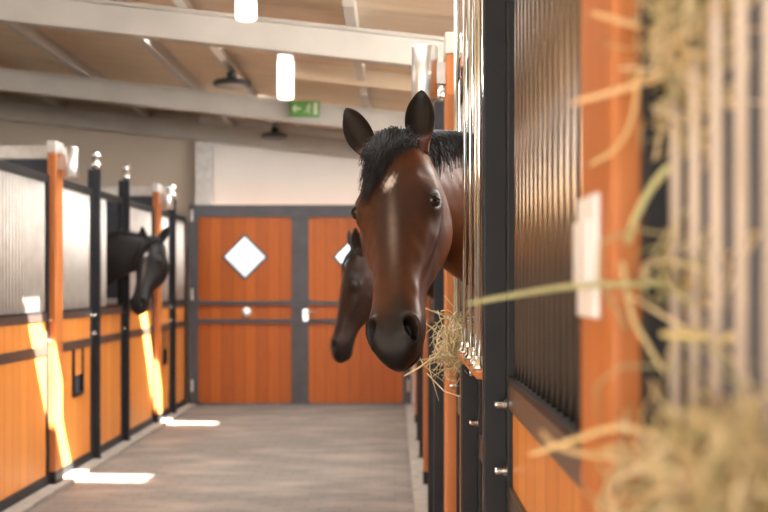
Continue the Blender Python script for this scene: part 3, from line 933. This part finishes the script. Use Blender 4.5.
    # --- eyes
    for sgn in (-1, 1):
        cand = L_[near]
        cand = cand[(cand[:, 2] * sgn > .05) & (np.hypot(cand[:, 0] - EU, cand[:, 1] - EV) < .012)]
        sw = float(np.mean(np.abs(cand[:, 2]))) if len(cand) else EW
        c_ = loc(EU, EV + .002, sgn * (sw - .0125))
        eye = MB().ball(c_, .0225 * S, 24).build('eye', M['eye'], body, smooth=True)
        for ax_, cm in (((-.80, .12, .50), .42), ((.88, -.10, .42), .66)):
            ax = (U * ax_[0] + V * ax_[1] + W * (sgn * ax_[2])).normalized()
            e1 = ax.orthogonal().normalized(); e2 = ax.cross(e1)
            am = math.acos(cm)
            rr = []
            for rad_, seq in ((.0248, range(0, 11)), (.0228, range(10, -1, -1))):
                for i_ in seq:
                    th = .03 + (am - .03) * i_ / 10
                    rr.append([c_ + (ax * math.cos(th) + (e1 * math.cos(2 * math.pi * k / 28) + e2 * math.sin(2 * math.pi * k / 28)) * math.sin(th)) * (rad_ * S) for k in range(28)])
            lid = MB().rings(rr)
            lid.build('eyelid', M['lid'], body, smooth=True)
    # --- hair
    rnd = random.Random(hash(name) % 1000 if False else len(name) * 7 + int(P.y * 10))
    hm = MB()
    for i in range(hair_n):
        w0 = rnd.gauss(-.004, .030); u0 = rnd.uniform(-.035, .03)
        v0 = -.012 + rnd.uniform(-.015, .012) - .25 * abs(w0)
        Lh = (.05 + .125 * math.exp(-((w0 + .026) / .030) ** 2)) * rnd.uniform(.6, 1.15)
        drift = rnd.gauss(-.024, .012) - .03 * (Lh - .1) / .1
        pts, rad = [], []
        for k in range(6):
            t = k / 5
            uu = u0 + Lh * t
            ww = w0 + drift * t ** 1.2 + .004 * math.sin(6 * t + i)
            surf = smooth_interp(HU, HF, max(uu, -.02))
            vv = surf * min(1, t * 3) + v0 * max(0, 1 - t * 3) + .014 * math.sin(math.pi * min(1, t * 1.15)) + rnd.uniform(0, .012) - .35 * max(0, abs(ww) - .045)
            pts.append(loc(uu, vv, ww)); rad.append(S * .0012 * (1 - .85 * t) + .0002)
        hm.tube(pts, rad, 4)
    hm.build('forelock', M['hair'], body, smooth=True)
    mm = MB()
    for i in range(int(hair_n * 1.6)):
        t = rnd.uniform(0.15, len(path) - 2) 
        a = int(t); f_ = t - a
        c_ = path[a][0].lerp(path[a + 1][0], f_); rz = path[a][1] * (1 - f_) + path[a + 1][1] * f_; rl = path[a][2] * (1 - f_) + path[a + 1][2] * f_
        T = (path[a + 1][0] - path[a][0]).normalized(); sd = T.cross(zz).normalized(); up = sd.cross(T).normalized()
        Lh = rnd.uniform(.05, .13) if a < 6 else rnd.uniform(.10, .22)
        sgn = coat.get('maneside', 1) if rnd.random() < .8 else -coat.get('maneside', 1)
        pts, rad = [], []
        jit = rnd.gauss(0, .012)
        for k in range(6):
            q_ = k / 5
            ang = math.pi / 2 - sgn * (q_ * Lh / max(.1, rz)) * 1.0
            p = c_ + sd * ((rl + .008) * math.cos(ang) + jit * q_) + up * ((rz + .012 + .008 * rnd.random()) * math.sin(ang)) + T * (jit * q_)
            pts.append(p); rad.append(.0024 * (1 - .8 * q_))
        mm.tube(pts, rad, 4)
    mm.build('mane', M['hair'], body, smooth=True)
    tl = MB()
    tb = C0 + D * (1.10 * Ln) + zz * .18
    for i in range(60):
        j = Vector((rnd.gauss(0, .02), rnd.gauss(0, .02), 0)); l = rnd.uniform(.6, .85)
        tl.tube([tb + j * .5, tb + D * .08 + j - zz * .12, tb + D * .10 + j * 1.6 - zz * .4, tb + D * .08 + j * 2 - zz * l], [.008, .010, .009, .002], 5)
    tl.build('tail', M['hair'], body, smooth=True)
    return body

bay = dict(base=(.108, .031, .008), mid=(.022, .0095, .006), dark=(.008, .006, .0055), ear=(.010, .006, .005), earbase=(.10, .028, .010), maneside=1)
EARS_MAIN = [(-1, (-.90, .05, -.42), (.15, .95, -.25), .182, .046), (1, (-1.0, .05, .06), (.1, .95, .10), .175, .046)]
horse('horse', 'bay horse with white star facing the camera, sharp in the foreground', (-0.014, 3.00, 1.918), math.radians(22), math.radians(20), 0.975,
      [((.21, 3.285, 1.745), .215, .090), ((.48, 3.44, 1.62), .25, .13), ((.86, 3.50, 1.42), .31, .19)],
      (0.95, 3.5, 1.22), (2.45, 3.25, 1.22), 0.005, bay, EARS_MAIN, hair_n=1500, roll=math.radians(8))
dbay = dict(base=(.026, .010, .006), mid=(.014, .008, .006), dark=(.008, .006, .006), ear=(.008, .006, .005), earbase=(.03, .012, .008), maneside=-1)
horse('horse', 'dark brown horse with lowered head in profile behind the bay horse', (-0.27, 6.42, 1.70), math.radians(78), math.radians(12), 1.0,
      [((.21, 6.56, 1.62), .20, .090), ((.50, 6.62, 1.52), .25, .13), ((.90, 6.60, 1.38), .31, .19)],
      (0.98, 6.6, 1.20), (2.5, 6.5, 1.20), 0.011, dbay, [(-1, (-.9, .35, -.25), (.1, .7, -.6), .165, .042), (1, (-.9, .35, .2), (.1, .7, .6), .165, .042)], hair_n=160, star=False)
blk = dict(base=(.012, .010, .010), mid=(.010, .009, .009), dark=(.006, .006, .006), ear=(.006, .005, .005), earbase=(.01, .008, .008), maneside=-1)
horse('horse', 'black horse looking out over the left stall row', (-2.19, 9.30, 1.885), math.radians(18), math.radians(22), 1.0,
      [((-2.48, 9.42, 1.76), .20, .088), ((-2.8, 9.50, 1.62), .25, .13), ((-3.2, 9.5, 1.40), .31, .19)],
      (-3.3, 9.5, 1.22), (-4.85, 9.3, 1.22), 0.012, blk, [(-1, (-.93, .05, -.30), (.15, .95, -.25), .165, .042), (1, (-.9, .05, .42), (.1, .95, .25), .165, .042)], hair_n=160)

# ------------------------------------------------------------------ lamps and sign under the roof
def ring_lamp(y, label):
    x = -1.42; z = zroof(x) - 0.112
    t = thing('ring_lamp', label, 'lamp', (x, y, z), 'dark ring lamps on the roof rail')
    MB().lathe((x, y, z - 0.125), [(0.10, .0), (0.15, -.005), (0.165, .012), (0.16, .035), (0.12, .05), (0.05, .06), (0.0, .06)], 32).build('lamp_housing', M['black'], t, smooth=True)
    MB().lathe((x, y, z - 0.128), [(0.0, .0), (0.125, 0.0), (0.125, .006), (0.0, .006)], 32).build('lamp_lens', M['bronze'], t)
    MB().lathe((x, y, z - 0.066), [(0.035, 0.0), (0.045, 0.02), (0.045, .05), (0.02, .066), (0, .066)], 20).build('lamp_driver', M['black'], t, smooth=True)
    return t
ring_lamp(9.06, 'dark ring lamp hanging from the shiny roof rail, nearer of two')
ring_lamp(12.30, 'small dark ring lamp at the far end of the shiny roof rail')

def tube_lamp(x, y, z0, label):
    t = thing('tube_lamp', label, 'lamp', (x, y, zroof(x)), 'white glowing tubular lamps under the roof')
    MB().lathe((x, y, z0), [(0.0, 0), (0.055, 0.0), (0.066, .012), (0.066, .30), (0.0, .30)], 24).build('diffuser', M['lampglow'], t, smooth=True)
    MB().lathe((x, y, z0 + .30), [(0.0, 0), (0.066, 0), (0.066, zroof(x) - z0 - .30 - .004), (0.0, zroof(x) - z0 - .304)], 24).build('lamp_base', M['white_plastic'], t)
    return t
tube_lamp(-0.91, 6.35, 3.10, 'white glowing tubular lamp cut by the top picture edge')
tube_lamp(-0.88, 8.36, 2.97, 'white glowing tubular lamp above the green exit sign')

Ys = 10.19
ex = thing('exit_sign', 'small green exit sign with running figure on the grey roof beam', 'sign', (px(305, Ys), Ys, pz(116, Ys)))
x0, x1, z0, z1 = px(290, Ys), px(320, Ys), pz(117, Ys), pz(101, Ys)
MB().box(x0, x1, Ys - .02, Ys + .026, z0, z1).build('sign_box', M['green_sign'], ex, bevel=0.004)
cx, cz = (x0 + x1) / 2, (z0 + z1) / 2
mb = MB(); yf = Ys - .024
# running figure and door on the right, arrow on the left
mb.box(cx + .085, cx + .125, yf, yf + .004, z0 + .02, z1 - .02)
mb.lathe((cx + .045, yf + .002, cz + .040), [(0, -.002), (.011, -.002), (.011, .002), (0, .002)], 14, 'y')
def stroke(a, b_, wd):
    a, b_ = Vector((a[0], 0, a[1])), Vector((b_[0], 0, b_[1])); t_ = (b_ - a).normalized(); n_ = Vector((-t_.z, 0, t_.x)) * wd / 2
    q_ = [a - n_, a + n_, b_ + n_, b_ - n_]
    mb.prism([(cx + p.x, cz + p.z) for p in q_], 'y', yf, yf + .004)
stroke((.040, .028), (.030, -.010), .018); stroke((.030, -.010), (.048, -.028), .010); stroke((.048, -.028), (.040, -.050), .010)
stroke((.030, -.010), (.012, -.030), .010); stroke((.012, -.030), (-.008, -.034), .010); stroke((.038, .020), (.064, .008), .008); stroke((.038, .022), (.014, .012), .008)
stroke((-.04, 0), (-.115, 0), .020); stroke((-.12, 0), (-.085, .032), .016); stroke((-.12, 0), (-.085, -.032), .016)
mb.build('pictogram', M['white_sign'], ex)

# ------------------------------------------------------------------ white plate on the near wooden post
pl = thing('sign_plate', 'white plastic plate on the blurred wooden post at right', 'plate', (0.205, 1.10, 1.53))
MB().box(0.2035, 0.2098, 1.060, 1.165, 1.462, 1.592).build('back_plate', M['white_plastic'], pl, bevel=0.003)
MB().box(0.2, 0.2035, 1.085, 1.169, 1.492, 1.566).build('card_pocket', M['white_plastic'], pl, bevel=0.002)

# ------------------------------------------------------------------ hay
HAYC = [(.60, .47, .28), (.50, .40, .22), (.70, .58, .38), (.42, .36, .19), (.56, .41, .22), (.36, .33, .17)]
def hay(name, label, boxes, n, rnd, length=(.06, .16), rad=.0013, droop=.3, bias=(0, 0, 0)):
    mb = MB()
    for i in range(n):
        (x0, x1, y0, y1, z0, z1) = rnd.choice(boxes)
        gg = lambda a, b_: min(max(rnd.gauss((a + b_) / 2, (b_ - a) / 4), a), b_)
        c_ = Vector((gg(x0, x1), gg(y0, y1), gg(z0, z1)))
        d = Vector((rnd.gauss(0, .5) + bias[0], rnd.gauss(0, 1) + bias[1], rnd.gauss(0, .6) + bias[2])).normalized()
        L_ = rnd.uniform(*length)
        b2 = Vector((rnd.gauss(0, 1), rnd.gauss(0, 1), rnd.gauss(0, 1))) * L_ * .18
        pts = []
        for k in range(5):
            t = k / 4 - .5
            p = c_ + d * (L_ * t) + b2 * (1 - 4 * t * t) - Vector((0, 0, droop * L_ * max(0, t) ** 2))
            pts.append(p)
        mb.col = rnd.choice(HAYC)
        r = rad * rnd.uniform(.6, 1.6)
        mb.tube(pts, [r, r, r, r, r * .4], 5)
    o = mb.build(name, M['hay'], None, smooth=True)
    return tag(o, label, 'hay', kind='stuff')
rn = random.Random(3)
# ledge under the near grille carries the big heap
hay('hay_heap', 'pale hay heaped on the grille rail at the lower right corner', [(.20, .29, .62, 0.98, 1.285, 1.36), (.205, .29, .58, .90, 1.29, 1.40)], 640, rn, (.05, .14), .0013)
hay('hay_tuft', 'tuft of hay poking through the pale bars at the top right', [(.238, .285, .86, 1.0, 1.63, 1.79), (.23, .29, .80, .98, 1.70, 1.80)], 340, rn, (.04, .10), .0012)
hay('hay_wisp', 'wisp of green hay caught halfway up the pale bars', [(.24, .28, .86, .96, 1.49, 1.53)], 26, rn, (.06, .12), .0014)
hay('hay_tuft', 'tuft of hay hanging below the bay horse cheek over the stall gap', [(.15, .25, 3.27, 3.55, 1.20, 1.38), (.16, .24, 3.25, 3.42, 1.25, 1.34)], 200, rn, (.08, .22), .0014, droop=.8)

def stalk(label, pts, r=.0022, c_=(.58, .48, .22)):
    mb = MB(); mb.col = c_
    P_ = [Vector((px(a, Y), Y, pz(b_, Y))) for a, b_, Y in pts]
    fine = []
    K = len(P_)
    for i in range(8 * (K - 1) + 1):
        t = i / 8
        fine.append(Vector([smooth_interp(list(range(K)), [p[d] for p in P_], t) for d in range(3)]))
    mb.tube(fine, [r] * (len(fine) - 2) + [r * .8, r * .4], 8)
    o = mb.build('hay_stalk', M['hay'], None, smooth=True)
    return tag(o, label, 'hay stalk', 'single stalks of hay')
stalk('long pale green hay stalk lying across the white plate', [(705, 282, .93), (640, 284, .98), (575, 286, 1.04), (520, 294, 1.14), (466, 304, 1.25)], .0029, (.42, .43, .23))
stalk('orange hay stalk pointing left across the top of the wooden post', [(690, 66, .93), (640, 84, .94), (570, 104, .98)], .0030, (.66, .44, .24))
stalk('short hay stalk slanting over the upper wooden post', [(640, 26, .93), (610, 18, .94), (590, 12, .96)], .0026, (.62, .42, .22))
stalk('curved hay stalk bowing down from the top tuft', [(640, 70, .93), (632, 120, .94), (614, 150, .96), (588, 166, .98)], .0022, (.62, .42, .20))
stalk('greenish hay stalk hooking down beside the pale bars', [(670, 165, .92), (650, 190, .93), (634, 222, .94), (628, 245, .95)], .0034, (.50, .48, .24))
stalk('pale hay stalk bent across the foot of the dark gap', [(622, 262, .95), (632, 315, .94), (648, 345, .93), (664, 372, .92)], .0022, (.56, .46, .24))
stalk('yellow hay stalk lying across the middle pale bars', [(662, 334, .90), (700, 336, .86), (745, 342, .80)], .0028, (.66, .56, .26))
stalk('hay stalk reaching left from the heap over the brown rail', [(690, 440, .86), (620, 428, .90), (575, 440, .94), (530, 455, .98)], .0028, (.66, .48, .24))
stalk('long hay stalk falling left from the heap', [(680, 470, .84), (610, 458, .90), (560, 448, .95), (540, 430, 1.0)], .0022, (.64, .46, .24))
stalk('straw stalk hanging beside the bay horse muzzle', [(455, 335, 3.4), (440, 352, 3.3), (420, 367, 3.22), (404, 376, 3.15)], .003, (.66, .50, .26))
